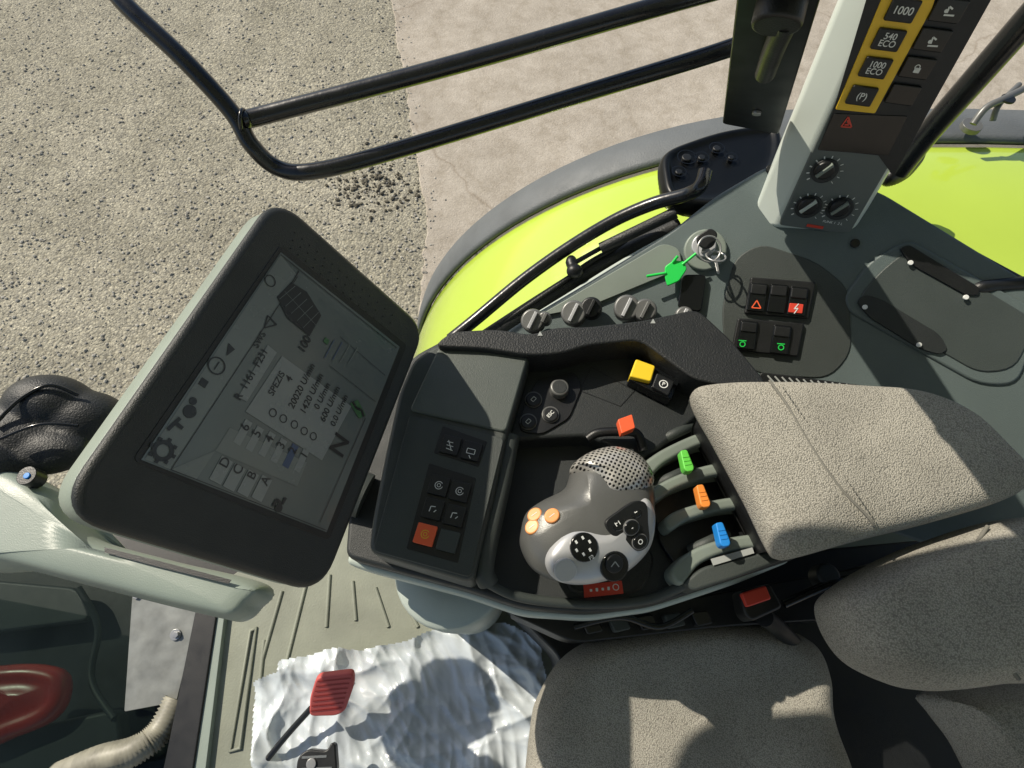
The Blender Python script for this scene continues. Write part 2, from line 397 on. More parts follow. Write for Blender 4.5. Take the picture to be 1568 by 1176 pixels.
M_bag=mat('plastic_film',(.64,.70,.74),.24,var=.12,vs=7,spec=.8)
nb=M_bag.node_tree; tr=nb.nodes.new('ShaderNodeBsdfTransparent'); mx=nb.nodes.new('ShaderNodeMixShader'); mx.inputs[0].default_value=.2
nb.links.new(nb.nodes['Principled BSDF'].outputs[0],mx.inputs[1]); nb.links.new(tr.outputs[0],mx.inputs[2]); nb.links.new(mx.outputs[0],nb.nodes['Material Output'].inputs['Surface'])
fromdata('plastic_bag',vs,fs,M_bag,None,True)
# ================= PEDAL =================
g=group('accelerator_pedal')
F=frame3((482,1036,1.66),(542,1032,1.66),(472,1098,1.60))
plate('pad',F,[(484,1038),(541,1031),(542,1050),(528,1090),(515,1097),(473,1098),(474,1070)],M_pedal,g,t=.016,r=.012,bev=.004)
for k in range(7):
    v=1043+k*7.5; line('rib',F,[(486-k*1.8,v+1),(537-k*2.2,v-4)],.0024,M_redd,g,h=.001)
tube('lever',[W(476,1085,1.59),W(440,1125,1.56),W(395,1180,1.53)],.006,M_black,g)
g=group('brake_pedal'); F=flat(1.62)
plate('pad',F,[(455,1160),(470,1147),(500,1150),(507,1137),(513,1140),(516,1180),(510,1210),(450,1210)],M_black,g,t=.02,r=.01,bev=.003)
disc('stud',F,476,1170,.009,M_steel,g,top=.004); line('rib',F,[(462,1160),(500,1158)],.004,M_rubber,g); line('rib',F,[(462,1178),(508,1176)],.004,M_rubber,g)
# ================= LOWER FRONT (windscreen corner) =================
g=group('windscreen_corner'); F=flat(1.42)
plate('dark_bulkhead',flat(1.15),[(-300,760),(420,850),(300,1400),(-400,1400)],M_black,g,t=.02,r=0,bev=0)
plate('frame_seal',F,[(300,930),(332,938),(292,1200),(245,1200)],M_black,g,h=.1,t=.08,r=.004,bev=.006)
plate('frame_trim',F,[(332,938),(345,930),(312,1200),(292,1200)],M_cowl,g,h=.095,t=.08,r=.004,bev=.006)
plate('glass',flat(1.46),[(-300,790),(320,905),(262,1200),(-350,1250)],tinted(),g,t=.005,r=.01,bev=0)
plate('bonnet_panel',flat(1.3),[(-100,1130),(60,1110),(180,1085),(190,1200),(-100,1300)],M_dark2,g,t=.05,r=.03,bev=.01)
plate('bonnet_grey',flat(1.22),[(-100,880),(120,900),(140,950),(-50,975),(-100,970)],M_dark2,g,t=.03,r=.03,bev=.01)
tube('wiring',[W(120,900,1.3),W(150,960,1.28),W(140,1040,1.28),W(175,1100,1.3)],.008,M_dark2,g)
g=group('mounting_plate'); F=frame3((205,915,1.50),(305,938,1.50),(190,1088,1.48))
plate('plate',F,[(203,902),(305,932),(270,1075),(190,1090)],mat('galvanised',(.24,.25,.235),.45,metal=.3,var=.25,vs=25),g,t=.006,r=.004)
disc('bolt_washer',F,268,972,.012,M_steel,g,top=.004); disc('bolt',F,268,972,.007,M_steel,g,top=.010,n=6,t=.012); disc('bolt',F,208,912,.008,M_steel,g,top=.006,n=6)
g=group('red_work_lamp')
P=catmull([W(u,v,1.34) for u,v in [(-60,1030),(0,1018),(60,1016),(98,1030),(100,1070),(75,1105),(20,1130),(-60,1150)]])
loft('cover',P,Vector((0,0,1)),[(0,0,-.05),(0,0,0),(.01,0,.012),(.03,0,.016),(.035,0,.008),(.04,.4,.012),(.04,.8,.02)],mat('lamp_red',(.50,.03,.02),.3,var=.2),g)
g=group('corrugated_hose')
P=catmull([W(90,1190,1.50),W(150,1165,1.52),(W(205,1150,1.52)),W(245,1120,1.5),W(272,1070,1.49)],False,18)
vs=[];fs=[];k=14
for i,p in enumerate(P):
    t=(P[min(i+1,len(P)-1)]-P[max(i-1,0)]).normalized(); a=t.orthogonal().normalized(); b=t.cross(a); r=.024 if i%2 else .029
    for j in range(k): vs.append(p+a*r*math.cos(j*2*math.pi/k)+b*r*math.sin(j*2*math.pi/k))
for i in range(len(P)-1):
    for j in range(k): fs.append([i*k+j,i*k+(j+1)%k,(i+1)*k+(j+1)%k,(i+1)*k+j])
fromdata('hose',vs,fs,mat('hose_beige',(.27,.26,.21),.5,var=.3,vs=30),g)
# ================= DASH CORNER (pale) =================
g=group('dashboard_trim'); F=flat(2.16)
loft('cowl',catmull([F.at(u,v) for u,v in [(-80,700),(0,715),(45,738),(70,760),(100,815),(230,855),(384,893),(372,925),(350,943),(315,938),(230,918),(100,885),(0,860),(-90,850)]]),F.n,[(0,0,-.09),(-.006,0,-.04),(0,0,-.012),(.004,0,-.003),(.010,0,.0),(.012,.5,.002)],M_cowl,g)
sheet('slot',F,[(160,838),(240,858),(355,888),(350,894),(235,866),(160,846)],M_black,g,h=.006)
disc('socket',F,40,728,.012,M_black,g,top=.012,t=.02); disc('lens',F,40,728,.004,M_blue,g,top=.014)
g=group('steering_column_gaiter'); 
blob('shroud',[(W(78,622,2.12),(.06,.045,.05)),(W(10,672,2.12),(.08,.05,.045)),(W(130,645,2.10),(.06,.045,.05)),(W(60,690,2.12),(.07,.035,.03)),(W(-60,720,2.14),(.08,.04,.05))],M_leather,g,vox=.004,sm=12)
tube('piping',[W(-10,652,2.168),W(30,612,2.17),W(75,590,2.168),(W(120,605,2.15))],.0025,M_gloss,g)
tube('piping',[W(0,672,2.172),W(60,650,2.172),W(120,652,2.16)],.002,M_gloss,g)
# ================= MONITOR =================
g=group('touchscreen_monitor')
A,B,Cc,D=W(425,302,2.43),W(648,505,2.222),W(492,905,2.266),W(88,790,2.473)
nrm=(A-D).cross(Cc-D)
MF=Frame((A+B+Cc+D)/4,nrm,A-D)
out=roundp([MF.at(u,v) for u,v in [(88,785),(425,300),(652,503),(494,908)]],.034,8)
loft('shell',out,MF.n,[(.03,0,-.055),(.008,0,-.045),(0,0,-.030),(0,0,-.012),(.0005,0,-.010)],M_cowl,g,sub=0)
loft('bezel',out,MF.n,[(.0008,0,-.012),(-.0015,0,-.006),(0,0,-.002),(.004,0,.0),(.006,0,.0)],M_dark2,g,sub=0)
scr=[(430,386),(612,531),(500,815),(216,704)]
plate('screen_rim',MF,[(430,374),(624,528),(504,828),(202,705)],M_black,g,h=.0006,t=.002,r=.006,bev=.0004)
sheet('lcd',MF,scr,M_lcd,g,h=.0012)
hh=.0018
def q(px,m,h=hh,n='ui'): sheet(n,MF,px,m,g,h=h)
q([(222,703),(262,719),(456,423),(430,390)],M_lcdp,.0015)
q([(365,608),(378,615),(424,540),(410,528)],M_lcdl); q([(376,630),(432,545),(538,622),(493,705)],M_lcdl)
q([(330,690),(352,655),(470,708),(455,745)],M_lcdp,.0016)
q([(262,719),(330,690),(300,735)],M_lcdp,.0016)
for s,u,v,sz in [('D',345,708,.012),('C',365,719,.012),('B',386,728,.012),('A',407,736,.012),('6',376,654,.012),('5',394,664,.012),('4',413,672,.012),('3',431,682,.012),('2',449,690,.012),('1',466,697,.012),
    ('R  1161  F231',386,572,.010),('SPEZIS',424,587,.0095),('4',443,580,.011),('20020 U/min',463,590,.0102),('1420 U/min',478,602,.0102),('0 U/min',494,606,.0098),('600 U/min',506,618,.0102),('0.0 U/min',520,628,.0098),('N',521,682,.030),('100',467,527,.013),('SWS',398,520,.009)]:
    text(s,MF,u,v,sz,M_lcdd,g,top=.0022)
for u,v in [(345,708),(365,719),(386,728),(407,736)]: rect('cell',MF,u-6,v+12,.022,.0115,M_lcdl,g,top=.0019,t=.0004,r=0,bev=0)
for i,(u,v) in enumerate([(376,654),(394,664),(413,672),(431,682),(449,690),(466,697)]): rect('cell',MF,u-4,v+8,.024,.0075,M_lcdl if i!=4 else M_lcdb,g,top=.0018,t=.0004,r=0,bev=0)
ringm('gear_ring',MF,250,690,.0085,.0035,M_lcdd,g,top=.0022)
for k in range(8):
    a=k*math.pi/4; c=MF.at(250,690,.0022)+(MF.x*math.cos(a)+MF.y*math.sin(a))*.0093; P=[c+MF.x*dx+MF.y*dy for dx,dy in((-.0015,-.0015),(.0015,-.0015),(.0015,.0015),(-.0015,.0015))]; fromdata('tooth',P,[[0,1,2,3]],M_lcdd,g,False)
line('wrench',MF,[(257,658),(276,640)],.003,M_lcdd,g,h=.0022); line('wrench_b',MF,[(270,648),(280,656)],.003,M_lcdd,g,h=.0023)
disc('face',MF,291,630,.0055,M_lcdd,g,top=.0022,t=.0003,bev=0); disc('head',MF,296,614,.0032,M_lcdd,g,top=.0022,t=.0003,bev=0)
rect('square',MF,312,586,.0065,.0065,M_lcdd,g,top=.0022,t=.0003,r=0,bev=0)
ringm('clock',MF,332,560,.008,.0012,M_lcdd,g,top=.0022); line('hand',MF,[(328,566),(336,554)],.001,M_lcdd,g,h=.0022)
q([(347,545),(350,525),(360,535)],M_lcdd,.0022); line('tri',MF,[(405,502),(410,483),(424,497)],.0012,M_lcdd,g,h=.0022,closed=True)
ringm('sun_icon',MF,414,430,.006,.001,M_lcdd,g,top=.0022); line('slash',MF,[(445,436),(458,415)],.001,M_lcdd,g,h=.0022)
q([(424,455),(446,432),(470,447),(492,483),(474,515),(440,487)],M_lcdd,.0020)
for k in range(5): line('slat',MF,[(428+k*9,458+k*11),(452+k*9,438+k*10)],.0006,M_lcdp,g,h=.0026)
line('slat',MF,[(436,446),(484,498)],.0005,M_lcdp,g,h=.0027)
for k in range(4): line('bar',MF,[(497+k*12,548+k*3),(512+k*12,520+k*4)],.0010,M_lcdb if k<2 else M_lcdp,g,h=.0022)
rect('gbox',MF,500,522,.006,.006,M_lcdg,g,top=.0022,t=.0003,r=0,bev=0)
for k,(u,v) in enumerate([(418,632),(434,641),(451,650),(466,660),(480,668)]): ringm('ic',MF,u,v,.0042,.0010,M_lcdd,g,top=.0022)
line('tractor_icon',MF,[(418,775),(424,765),(432,772),(438,762)],.003,M_lcdd,g,h=.0022); disc('wheel',MF,427,778,.004,M_lcdd,g,top=.0022,t=.0003,bev=0)
q([(536,618),(548,612),(560,636),(550,641)],M_lcdg,.0022); line('ti2',MF,[(540,615),(546,625),(554,628),(557,638)],.003,M_lcdd,g,h=.0026)
for pp,ww in (([(430,390),(608,533)],.0008),([(456,423),(262,719)],.0007),([(590,575),(520,515)],.0005),([(575,615),(505,560)],.0005),([(490,800),(560,640)],.0006),([(262,719),(500,812)],.0006)): line('divider',MF,pp,ww,M_lcdd,g,h=.0021)
for r_ in range(3):
    for k in range(14):
        disc('vent',MF,452+k*11.5-r_*3,356+k*9.7+r_*12,.0008,M_black,g,top=.0006,t=.0008,bev=0,n=8)
tube('bracket',[W(330,600,2.22),W(420,700,2.16),W(560,760,2.13)],.03,M_dark,g)
# ================= CONSOLE =================
g=group('armrest_control_console')
F=flat(2.12)
plate('body',F,[(630,545),(668,525),(700,507),(830,510),(990,490),(1070,478),(1165,575),(1215,700),(1235,850),(1130,885),(1060,908),(1000,928),(900,940),(800,932),(720,905),(560,862),(528,853),(540,700)],M_dark2,g,t=.11,r=.02,bev=.006)
plate('edge_trim',flat(2.085),[(534,845),(560,835),(720,880),(900,900),(1060,880),(1200,830),(1215,858),(1130,893),(1062,916),(1000,936),(900,950),(800,943),(715,914),(560,873),(530,862)],M_pale,g,t=.035,r=.015,bev=.006)
F2=flat(2.19,620,632,775,668)
plate('front_deck',F2,[(672,524),(814,540),(777,665),(757,760),(724,893),(563,845),(570,790),(590,690),(610,600),(632,550)],M_dark,g,t=.10,r=.012,bev=.007)
plate('storage_lid',F2,[(672,530),(810,541),(775,662),(626,628)],mat('lid_plastic',(.085,.10,.092),.46,bs=900,bd=.0005),g,h=.004,t=.006,r=.008,bev=.003)
plate('button_panel',F2,[(627,636),(772,671),(720,884),(571,843)],M_dark,g,h=.003,t=.004,r=.006,bev=.001)
for fr in ([(678,652),(746,676),(733,715),(664,693)],[(657,709),(729,732),(701,862),(622,840)]):
    plate('switch_recess',F2,fr,M_black,g,h=.0038,t=.002,r=.002,bev=.0005)
def sw(u,v,m): rect('switch',F2,u,v,.0235,.0235,m,g,top=.0075,t=.006,r=.0015,bev=.001)
sw(690,681,M_black);sw(722,690,M_black); sw(672,743,M_black); sw(704,752,M_black); sw(663,779,M_black); sw(696,789,M_black); sw(651,818,M_redor); sw(686,828,M_dark)
for P in ([(685,676),(694,678)],[(684,681),(694,684)],[(683,686),(693,690)],[(687,674),(691,690)]): line('glyph_w',F2,P,.0009,M_white,g,h=.0079)
line('glyph_box',F2,[(716,686),(728,689),(726,696),(714,693)],.0009,M_white,g,h=.0079,closed=True); line('glyph_arrow',F2,[(718,697),(720,702)],.0009,M_white,g,h=.0079)
for u,v in((672,743),(704,752),(651,818)):
    mm=M_white if u!=651 else M_yellow
    ringm('glyph',F2,u,v,.0050,.0008,mm,g,top=.0079,a0=40,a1=350); ringm('glyph_i',F2,u,v,.0024,.0007,mm,g,top=.0079)
for u,v in((663,779),(696,789)):
    line('glyph_pipe',F2,[(u-6,v+4),(u-3,v-4),(u+4,v-3)],.0010,M_white,g,h=.0079); line('glyph_v',F2,[(u+1,v+5),(u+5,v+2)],.0010,M_white,g,h=.0079)
F3=flat(2.205)
plate('rear_rail',F3,[(662,530),(690,507),(760,503),(815,512),(850,500),(900,500),(985,490),(1068,472),(1120,520),(1172,582),(1172,606),(1062,580),(1035,560),(980,520),(900,528),(860,541),(812,544),(740,533)],M_leather,g,t=.09,r=.015,bev=.009)
for u,v in((827,511),(1000,492)):
    sheet('mark',F3,[(u-4,v+3),(u+4,v+3),(u,v-4)],M_lgrey,g,h=.001)
F4=flat(2.155,812,548,985,560)
plate('mid_deck',F4,[(812,546),(860,540),(985,522),(1040,562),(1078,630),(1050,655),(985,706),(900,668),(820,672),(775,676)],M_dark2,g,t=.05,r=.012,bev=.006)
plate('keypad_base',F4,[(822,580),(880,568),(892,590),(872,640),(830,665),(795,660),(798,632)],M_black,g,h=.003,t=.004,r=.01,bev=.001)
disc('rotary_knob',F4,857,592,.013,M_gun,g,top=.016,t=.016,bev=.003)
disc('rotary_cap',F4,857,592,.010,M_dark2,g,top=.0165,t=.002)
for u,v in((817,611),(843,634),(809,645)):
    disc('key_rim',F4,u,v,.0118,M_gun,g,top=.006,t=.006,bev=.001); disc('key',F4,u,v,.0105,M_black,g,top=.008,t=.006,bev=.002)
    if u==843: text('ESC',F4,u,v,.007,M_white,g,top=.0084,rot=.9)
    else:
        rect('glyph',F4,u,v,.007,.005,M_white,g,top=.0084,t=.0004,r=.001,bev=0,rot=.9); rect('glyph_c',F4,u,v,.0055,.0037,M_black,g,top=.0087,t=.0004,r=0,bev=0,rot=.9)
line('panel_seam',F4,[(905,562),(972,598),(950,622),(888,598)],.001,M_black,g,h=.0006,closed=True)
FY=flat(2.18,975,550,1003,560)
plate('yellow_switch',FY,[(974,549),(1004,560),(997,584),(964,576)],M_yellow,g,h=.004,t=.02,r=.003,bev=.003)
plate('switch_bezel',FY,[(975,545),(1042,583),(1028,613),(962,580)],M_gloss,g,h=-.004,t=.03,r=.004,bev=.002)
plate('black_switch',FY,[(1006,570),(1034,584),(1024,606),(998,592)],M_black,g,h=.003,t=.012,r=.003,bev=.002)
ringm('p_ring',FY,1016,588,.006,.0012,M_white,g,top=.0035); text('P',FY,1016,588,.008,M_white,g,top=.0035)
plate('red_tab',flat(2.195),[(946,642),(968,634),(973,655),(952,664)],M_redor,g,t=.015,r=.002,bev=.002)
tube('paddle_arc',[W(900,672,2.165),W(915,663,2.17),W(945,661,2.172),W(975,664,2.17),W(985,690,2.165)],.006,M_black,g)
plate('lever_bay',flat(2.13),[(985,690),(1050,640),(1090,620),(1230,700),(1230,850),(1060,900),(1010,830)],M_black,g,t=.01,r=.01)
FR=flat(2.165)
ribs=[[(980,716),(1010,690),(1070,662),(1110,655),(1112,672),(1070,682),(1020,708),(996,728)],
 [(996,752),(1025,732),(1080,712),(1138,704),(1142,720),(1085,730),(1035,748),(1006,766)],
 [(1018,795),(1045,778),(1110,762),(1170,758),(1174,774),(1112,780),(1055,796),(1028,812)],
 [(1028,872),(1060,842),(1120,822),(1200,815),(1204,834),(1130,842),(1075,862),(1045,895)]]
for r_ in ribs: plate('rib',FR,r_,M_rib,g,t=.04,smooth=True,bev=.005)
for k,(u,v,m) in enumerate([(1052,705,M_grn),(1077,759,M_orange),(1107,818,M_blue)]):
    FL=flat(2.192,u,v,u+8,v+26)
    P=[FL.at(u,v,0)+FL.x*a+FL.y*b for a,b in((-.014,-.0045),(.010,-.0065),(.014,-.004),(.014,.004),(.010,.0065),(-.014,.0045))]
    prism('lever_cap',roundp(P,.002,2),FL.n,.016,m,g,.002)
    for j in(-1,0,1): 
        c=FL.x*j*.005; P=FL.at(u,v,.0007)+c; prism('grip',[P+FL.x*a+FL.y*b for a,b in((-.0007,-.004),(.0007,-.004),(.0007,.004),(-.0007,.004))],FL.n,.001,m,g,0)
    tube('lever_stem',[W(u+3,v+8,2.178),W(u+10,v+12,2.14)],.005,M_black,g)
for (u,v) in ((1030,735),(1062,790),(1085,835),(1035,668)):
    P=[W(u-28+k*11,v+8-k*5,2.14+.012*math.sin(k/5*math.pi)) for k in range(6)]; tube('lever_guide',P,.007,M_dark,g)
sheet('lever_label',FR,[(1088,856),(1152,838),(1155,847),(1092,866)],M_lgrey,g,h=.002)
plate('lever_front',FR,[(1045,893),(1075,868),(1210,835),(1215,852),(1130,884),(1062,906)],M_dark,g,t=.04,r=.01,bev=.004)
plate('warning_label',flat(2.123),[(893,895),(952,889),(955,909),(895,915)],M_red,g,h=.003,t=.004,r=.001,bev=.0003)
for k in range(4): rect('label_mark',flat(2.1265),905+k*9,904-k,.003,.004 if k%2 else .003,M_white,g,top=0,t=.0003,r=.0008,bev=0)
ringm('label_ring',flat(2.1265),943,899,.004,.001,M_white,g,top=0)
tube('well_lip',[W(748,893,2.15),W(800,915,2.14),W(900,925,2.13),W(990,918,2.13),W(1050,895,2.15)],.006,M_dark,g)
tube('well_wall',[W(782,668,2.17),W(768,740,2.17),W(742,860,2.17),W(748,893,2.16)],.012,M_dark,g)
# ================= JOYSTICK =================
g=group('drive_joystick')
FJ=flat(2.20)
BO=catmull([FJ.at(u,v) for u,v in [(797,838),(798,808),(806,784),(830,766),(864,748),(876,718),(902,696),(940,689),(978,704),(1000,742),(1003,790),(994,830),(968,868),(925,890),(870,892),(820,874)]],seg=5)
BL=[(.022,0,-.055),(.012,0,-.045),(.004,0,-.03),(0,0,-.014),(0,0,0),(.003,0,.011),(.010,0,.021),(.017,.05,.028),(.018,.25,.033),(.018,.5,.036),(.018,.8,.038)]
body=loft('grip',BO,FJ.n,BL,mat('grip_dark',(.125,.128,.125),.34,metal=.25,bs=900,bd=.0003,var=.06),g)
tube('stem',[W(915,815,2.18),W(925,855,2.12)],.026,M_leather,g)
plate('stem_collar',flat(2.125),[(870,900),(900,840),(960,820),(1000,850),(985,900),(930,912)],M_leather,g,t=.02,smooth=True,bev=.004)
def capmat():
    m=mat('perforated_metal',(.46,.45,.43),.3,metal=.4,var=.03); nt=m.node_tree;N=nt.nodes;L=nt.links;b=N['Principled BSDF']
    tc=N.new('ShaderNodeTexCoord'); mp=N.new('ShaderNodeMapping'); mp.inputs['Rotation'].default_value=(0,0,.5); L.new(tc.outputs['Object'],mp.inputs['Vector'])
    v=N.new('ShaderNodeTexVoronoi'); v.voronoi_dimensions='2D'; v.inputs['Scale'].default_value=215; v.inputs['Randomness'].default_value=0; L.new(mp.outputs[0],v.inputs['Vector'])
    r=N.new('ShaderNodeValToRGB'); r.color_ramp.elements[0].position=.26; r.color_ramp.elements[0].color=(.01,.01,.01,1); r.color_ramp.elements[1].position=.34; r.color_ramp.elements[1].color=(.50,.485,.45,1)
    L.new(v.outputs['Distance'],r.inputs['Fac']); L.new(r.outputs['Color'],b.inputs['Base Color'])
    bp=N.new('ShaderNodeBump'); bp.inputs['Distance'].default_value=.001; L.new(r.outputs['Color'],bp.inputs['Height']); L.new(bp.outputs['Normal'],b.inputs['Normal']); return m
CO=catmull([FJ.at(u,v) for u,v in [(873,722),(900,698),(940,689),(978,704),(998,736),(982,764),(944,780),(916,774),(898,744)]],seg=5)
loft('palm_cap',CO,FJ.n,[(.004,0,-.02),(-.0015,0,-.005),(-.0015,0,.006),(.001,0,.018),(.006,0,.028),(.012,.05,.036),(.013,.3,.041),(.013,.7,.043)],capmat(),g)
SFc=Frame(W(910,830,2.222),Vector((.22,-.30,1)),Vector((1,.6,0)))
SO=catmull([SFc.at(u,v) for u,v in [(838,866),(843,840),(872,812),(920,797),(962,772),(988,762),(1002,784),(1000,822),(987,850),(952,880),(900,895),(855,890)]],seg=5)
face=loft('silver_face',SO,SFc.n,[(.008,0,-.03),(.0,0,-.015),(-.001,0,0),(.002,0,.006),(.007,0,.010),(.014,.1,.013),(.014,.4,.015),(.014,.8,.016)],M_silver,g)
def bd(u,v,r,m,s='',top=.002,obj=face,sx=1):
    f=hit(obj,u,v,Vector((.8,.5,0))); f=Frame(f.p,(f.n+SFc.n).normalized(),f.x); disc('button',f,u,v,r,m,g,top=top,t=.008,bev=.0016,sx=sx)
    if s: text(s,f,u,v,r*1.0,M_white,g,top=top+.0004)
    return f
f=bd(895,838,.0155,M_gloss)
for a in range(6):
    an=a*math.pi/3; c=f.at(893,836,.0026)+(f.x*math.cos(an)+f.y*math.sin(an))*.0085; P=[c+f.x*dx+f.y*dy for dx,dy in((-.0012,-.0018),(.0012,-.0018),(.0012,.0018),(-.0012,.0018))]; fromdata('glyph',P,[[0,1,2,3]],M_white,g,False)
text('F2',f,906,854,.006,M_white,g,top=.0026)
bd(942,868,.0165,M_gloss,top=.003); f=bd(942,864,.010,M_black,top=.006); line('chev',f,[(936,868),(942,860),(948,868)],.0012,M_lgrey,g,h=.0064)
plate('thumb_pad',Frame(hit(face,965,800).p,SFc.n,SFc.x),[(928,800),(945,785),(972,768),(990,772),(993,800),(994,832),(977,844),(955,826),(936,818)],M_black,g,h=.0022,t=.006,smooth=True,bev=.001)
for u,v,s in((946,801,'F1'),(972,782,'L'),(968,808,'-'),(981,830,'O')): 
    bd(u,v,.0086,M_gun,'',top=.0042,sx=1.15); bd(u,v,.0078,M_gloss,s,top=.0052,sx=1.15)
bd(866,874,.0125,M_silver,top=.004)
for u,v in((818,787),(814,806),(845,789)):
    f=hit(body,u,v,Vector((.8,.5,0))); f=Frame(f.p,(f.n+Vector((0,0,.8))).normalized(),f.x); disc('orange_button',f,u,v,.0082,M_peach,g,top=.003,t=.007,bev=.002,sx=1.1); line('arrow',f,[(u-4,v+3),(u+4,v-3)],.0007,M_white,g,h=.0034)
# ================= ARMREST =================
g=group('armrest'); F=flat(2.27)
P=catmull([F.at(u,v) for u,v in [(1072,602),(1085,583),(1180,578),(1300,582),(1420,592),(1500,625),(1560,680),(1590,720),(1570,752),(1450,790),(1330,820),(1240,845),(1212,848),(1195,830),(1160,760),(1110,670)]],seg=8)
loft('cushion',P,F.n,[(.008,0,-.048),(.0,0,-.042),(-.002,0,-.025),(0,0,-.010),(.003,.01,-.004),(.005,.05,-.0005),(.005,.12,.002),(.005,.25,.004),(.005,.45,.006),(.005,.7,.0075),(.005,.88,.008)],M_fab,g,wr=.0022)
loft('support',P,F.n,[(.012,.1,-.12),(.01,.08,-.10),(.008,.05,-.046)],M_black,g,sub=0)
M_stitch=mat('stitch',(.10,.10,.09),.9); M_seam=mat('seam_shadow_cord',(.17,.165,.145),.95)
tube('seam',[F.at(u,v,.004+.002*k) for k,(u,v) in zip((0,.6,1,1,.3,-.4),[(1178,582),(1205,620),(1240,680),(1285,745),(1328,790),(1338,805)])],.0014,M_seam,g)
for k in range(32):
    t=k/31; p=F.at(1200+t*138,594+t*200,.0072-.002*abs(t-.5))
    prism('stitch',[p+Vector(a) for a in((-.0004,-.0013,0),(.0004,-.0013,0),(.0004,.0013,0),(-.0004,.0013,0))],F.n,.0008,M_stitch,g,0)
# ================= SEAT =================
g=group('driver_seat'); F=flat(1.98)
SL=[(.015,0,-.11),(.0,0,-.09),(-.002,0,-.05),(.003,0,-.024),(.010,.02,-.010),(.012,.08,-.002),(.012,.16,.0)]
P=catmull([F.at(u,v) for u,v in [(815,1120),(830,1065),(870,1005),(940,970),(1060,950),(1180,952),(1260,980),(1292,1040),(1300,1110),(1340,1250),(1300,1420),(1060,1480),(850,1430),(805,1280)]],seg=6)
loft('seat_cushion',P,F.n,SL+[(.012,.4,-.010),(.012,.8,-.014)],M_fab,g,wr=.006)
F=flat(2.26)
P=catmull([F.at(u,v) for u,v in [(1308,930),(1322,893),(1390,850),(1470,815),(1600,780),(1750,800),(1750,1020),(1600,1050),(1480,1062),(1400,1040),(1345,1000)]],seg=6)
loft('backrest_bolster',P,F.n,SL+[(.012,.35,.004),(.012,.7,.006)],M_fab,g,wr=.006)
tube('piping',[F.at(1512,806,-.012),F.at(1480,870,.0),F.at(1500,960,.0),F.at(1560,1040,-.016)],.002,M_seam,g)
F=flat(2.1)
P=catmull([F.at(u,v) for u,v in [(1475,1068),(1560,1055),(1700,1060),(1700,1300),(1600,1260),(1540,1160),(1500,1110)]],seg=6)
loft('backrest_lower',P,F.n,SL+[(.012,.5,.004)],M_fab,g,wr=.005)
plate('seat_base',flat(1.82),[(750,900),(1050,860),(1700,800),(1750,1400),(860,1400),(860,1010)],M_black,g,t=.25,r=.02,bev=.005)
plate('seat_side_rail',flat(2.0),[(770,935),(1060,915),(1310,870),(1560,800),(1600,900),(1330,945),(1100,960),(880,985)],M_black,g,t=.12,r=.02,bev=.006)
for k in range(5):
    plate('mechanism',flat(2.03),[(890+k*42,950-k*3),(915+k*42,946-k*3),(925+k*42,966-k*3),(900+k*42,972-k*3)],M_dark if k%2 else M_gloss,g,t=.02,r=.004,bev=.002)
tube('cable',[W(880,960,2.04),W(950,945,2.06),W(1010,960,2.05),W(1060,935,2.05)],.004,M_gloss,g)
tube('cable',[W(1200,925,2.05),W(1270,895,2.06),W(1330,880,2.05),W(1400,860,2.06)],.006,M_gloss,g)
disc('height_knob',flat(2.05),1270,880,.016,M_dark2,g,top=.014,t=.03,bev=.004)
g=group('seat_belt_buckle'); F=flat(2.09)
plate('housing',F,[(1133,905),(1180,893),(1200,930),(1152,952),(1140,940)],M_black,g,t=.035,r=.006,bev=.004)
plate('release_button',F,[(1136,908),(1173,896),(1182,917),(1144,930)],M_red,g,h=.006,t=.012,r=.003,bev=.003)
tube('strap',[W(1170,945,2.05),W(1190,960,2.0),W(1220,990,1.95)],.012,M_black,g)
g=group('console_pedestal')
c1=W(690,872,1.98); P=[Vector((c1.x+.085*math.cos(j*math.pi/16),c1.y+.085*math.sin(j*math.pi/16),1.98)) for j in range(32)]
loft('column',P,Vector((0,0,1)),[(.01,0,-.48),(0,0,-.1),(0,0,-.01),(.004,0,0),(.01,.5,0)],M_pale,g,sub=0)
# ================= SIDE CONSOLE =================
g=group('side_console')
SF=frame3((790,495,2.10),(1200,350,2.24),(1568,600,2.20))
plate('panel',SF,[(700,560),(790,497),(900,432),(1030,352),(1095,300),(1180,250),(1345,290),(1460,360),(1640,470),(1750,700),(1600,900),(1100,720),(900,650)],M_green_grey,g,t=.05,r=.02,bev=.008)
plate('wall',SF,[(720,560),(800,505),(1030,365),(1180,265),(1340,305),(1620,480),(1700,700),(1300,800),(1100,720)],M_dark,g,h=-.05,t=.55,r=.01,bev=0)
SX=SF.turned(1145,425,1250,434)
plate('sill_trim',SF,[(822,485),(1015,372),(1040,380),(1045,410),(900,470)],M_rib,g,h=.006,t=.01,r=.01,bev=.003)
plate('dark_insert',SF,[(1125,395),(1165,372),(1250,400),(1300,440),(1305,540),(1270,580),(1170,575),(1110,545),(1105,470)],M_dark,g,h=.002,t=.006,r=.02,bev=.002)
plate('rocker_frame',SX,[(1150,424),(1250,432),(1238,488),(1140,480)],M_black,g,h=.008,t=.01,r=.003,bev=.002)
plate('rocker_frame',SX,[(1130,487),(1232,495),(1222,546),(1120,536)],M_black,g,h=.008,t=.01,r=.003,bev=.002)
for u,v in((1160,455),(1191,457),(1222,461),(1145,513),(1196,520)):
    rect('rocker',SX,u,v,.0235,.040,M_gloss,g,top=.012,t=.012,r=.002,bev=.002); rect('rocker_top',SX,u+2,v-12,.021,.014,M_black,g,top=.014,t=.012,r=.002,bev=.002)
rect('red_lens',SX,1219,472,.018,.013,M_red,g,top=.0135,t=.004,r=.0015)
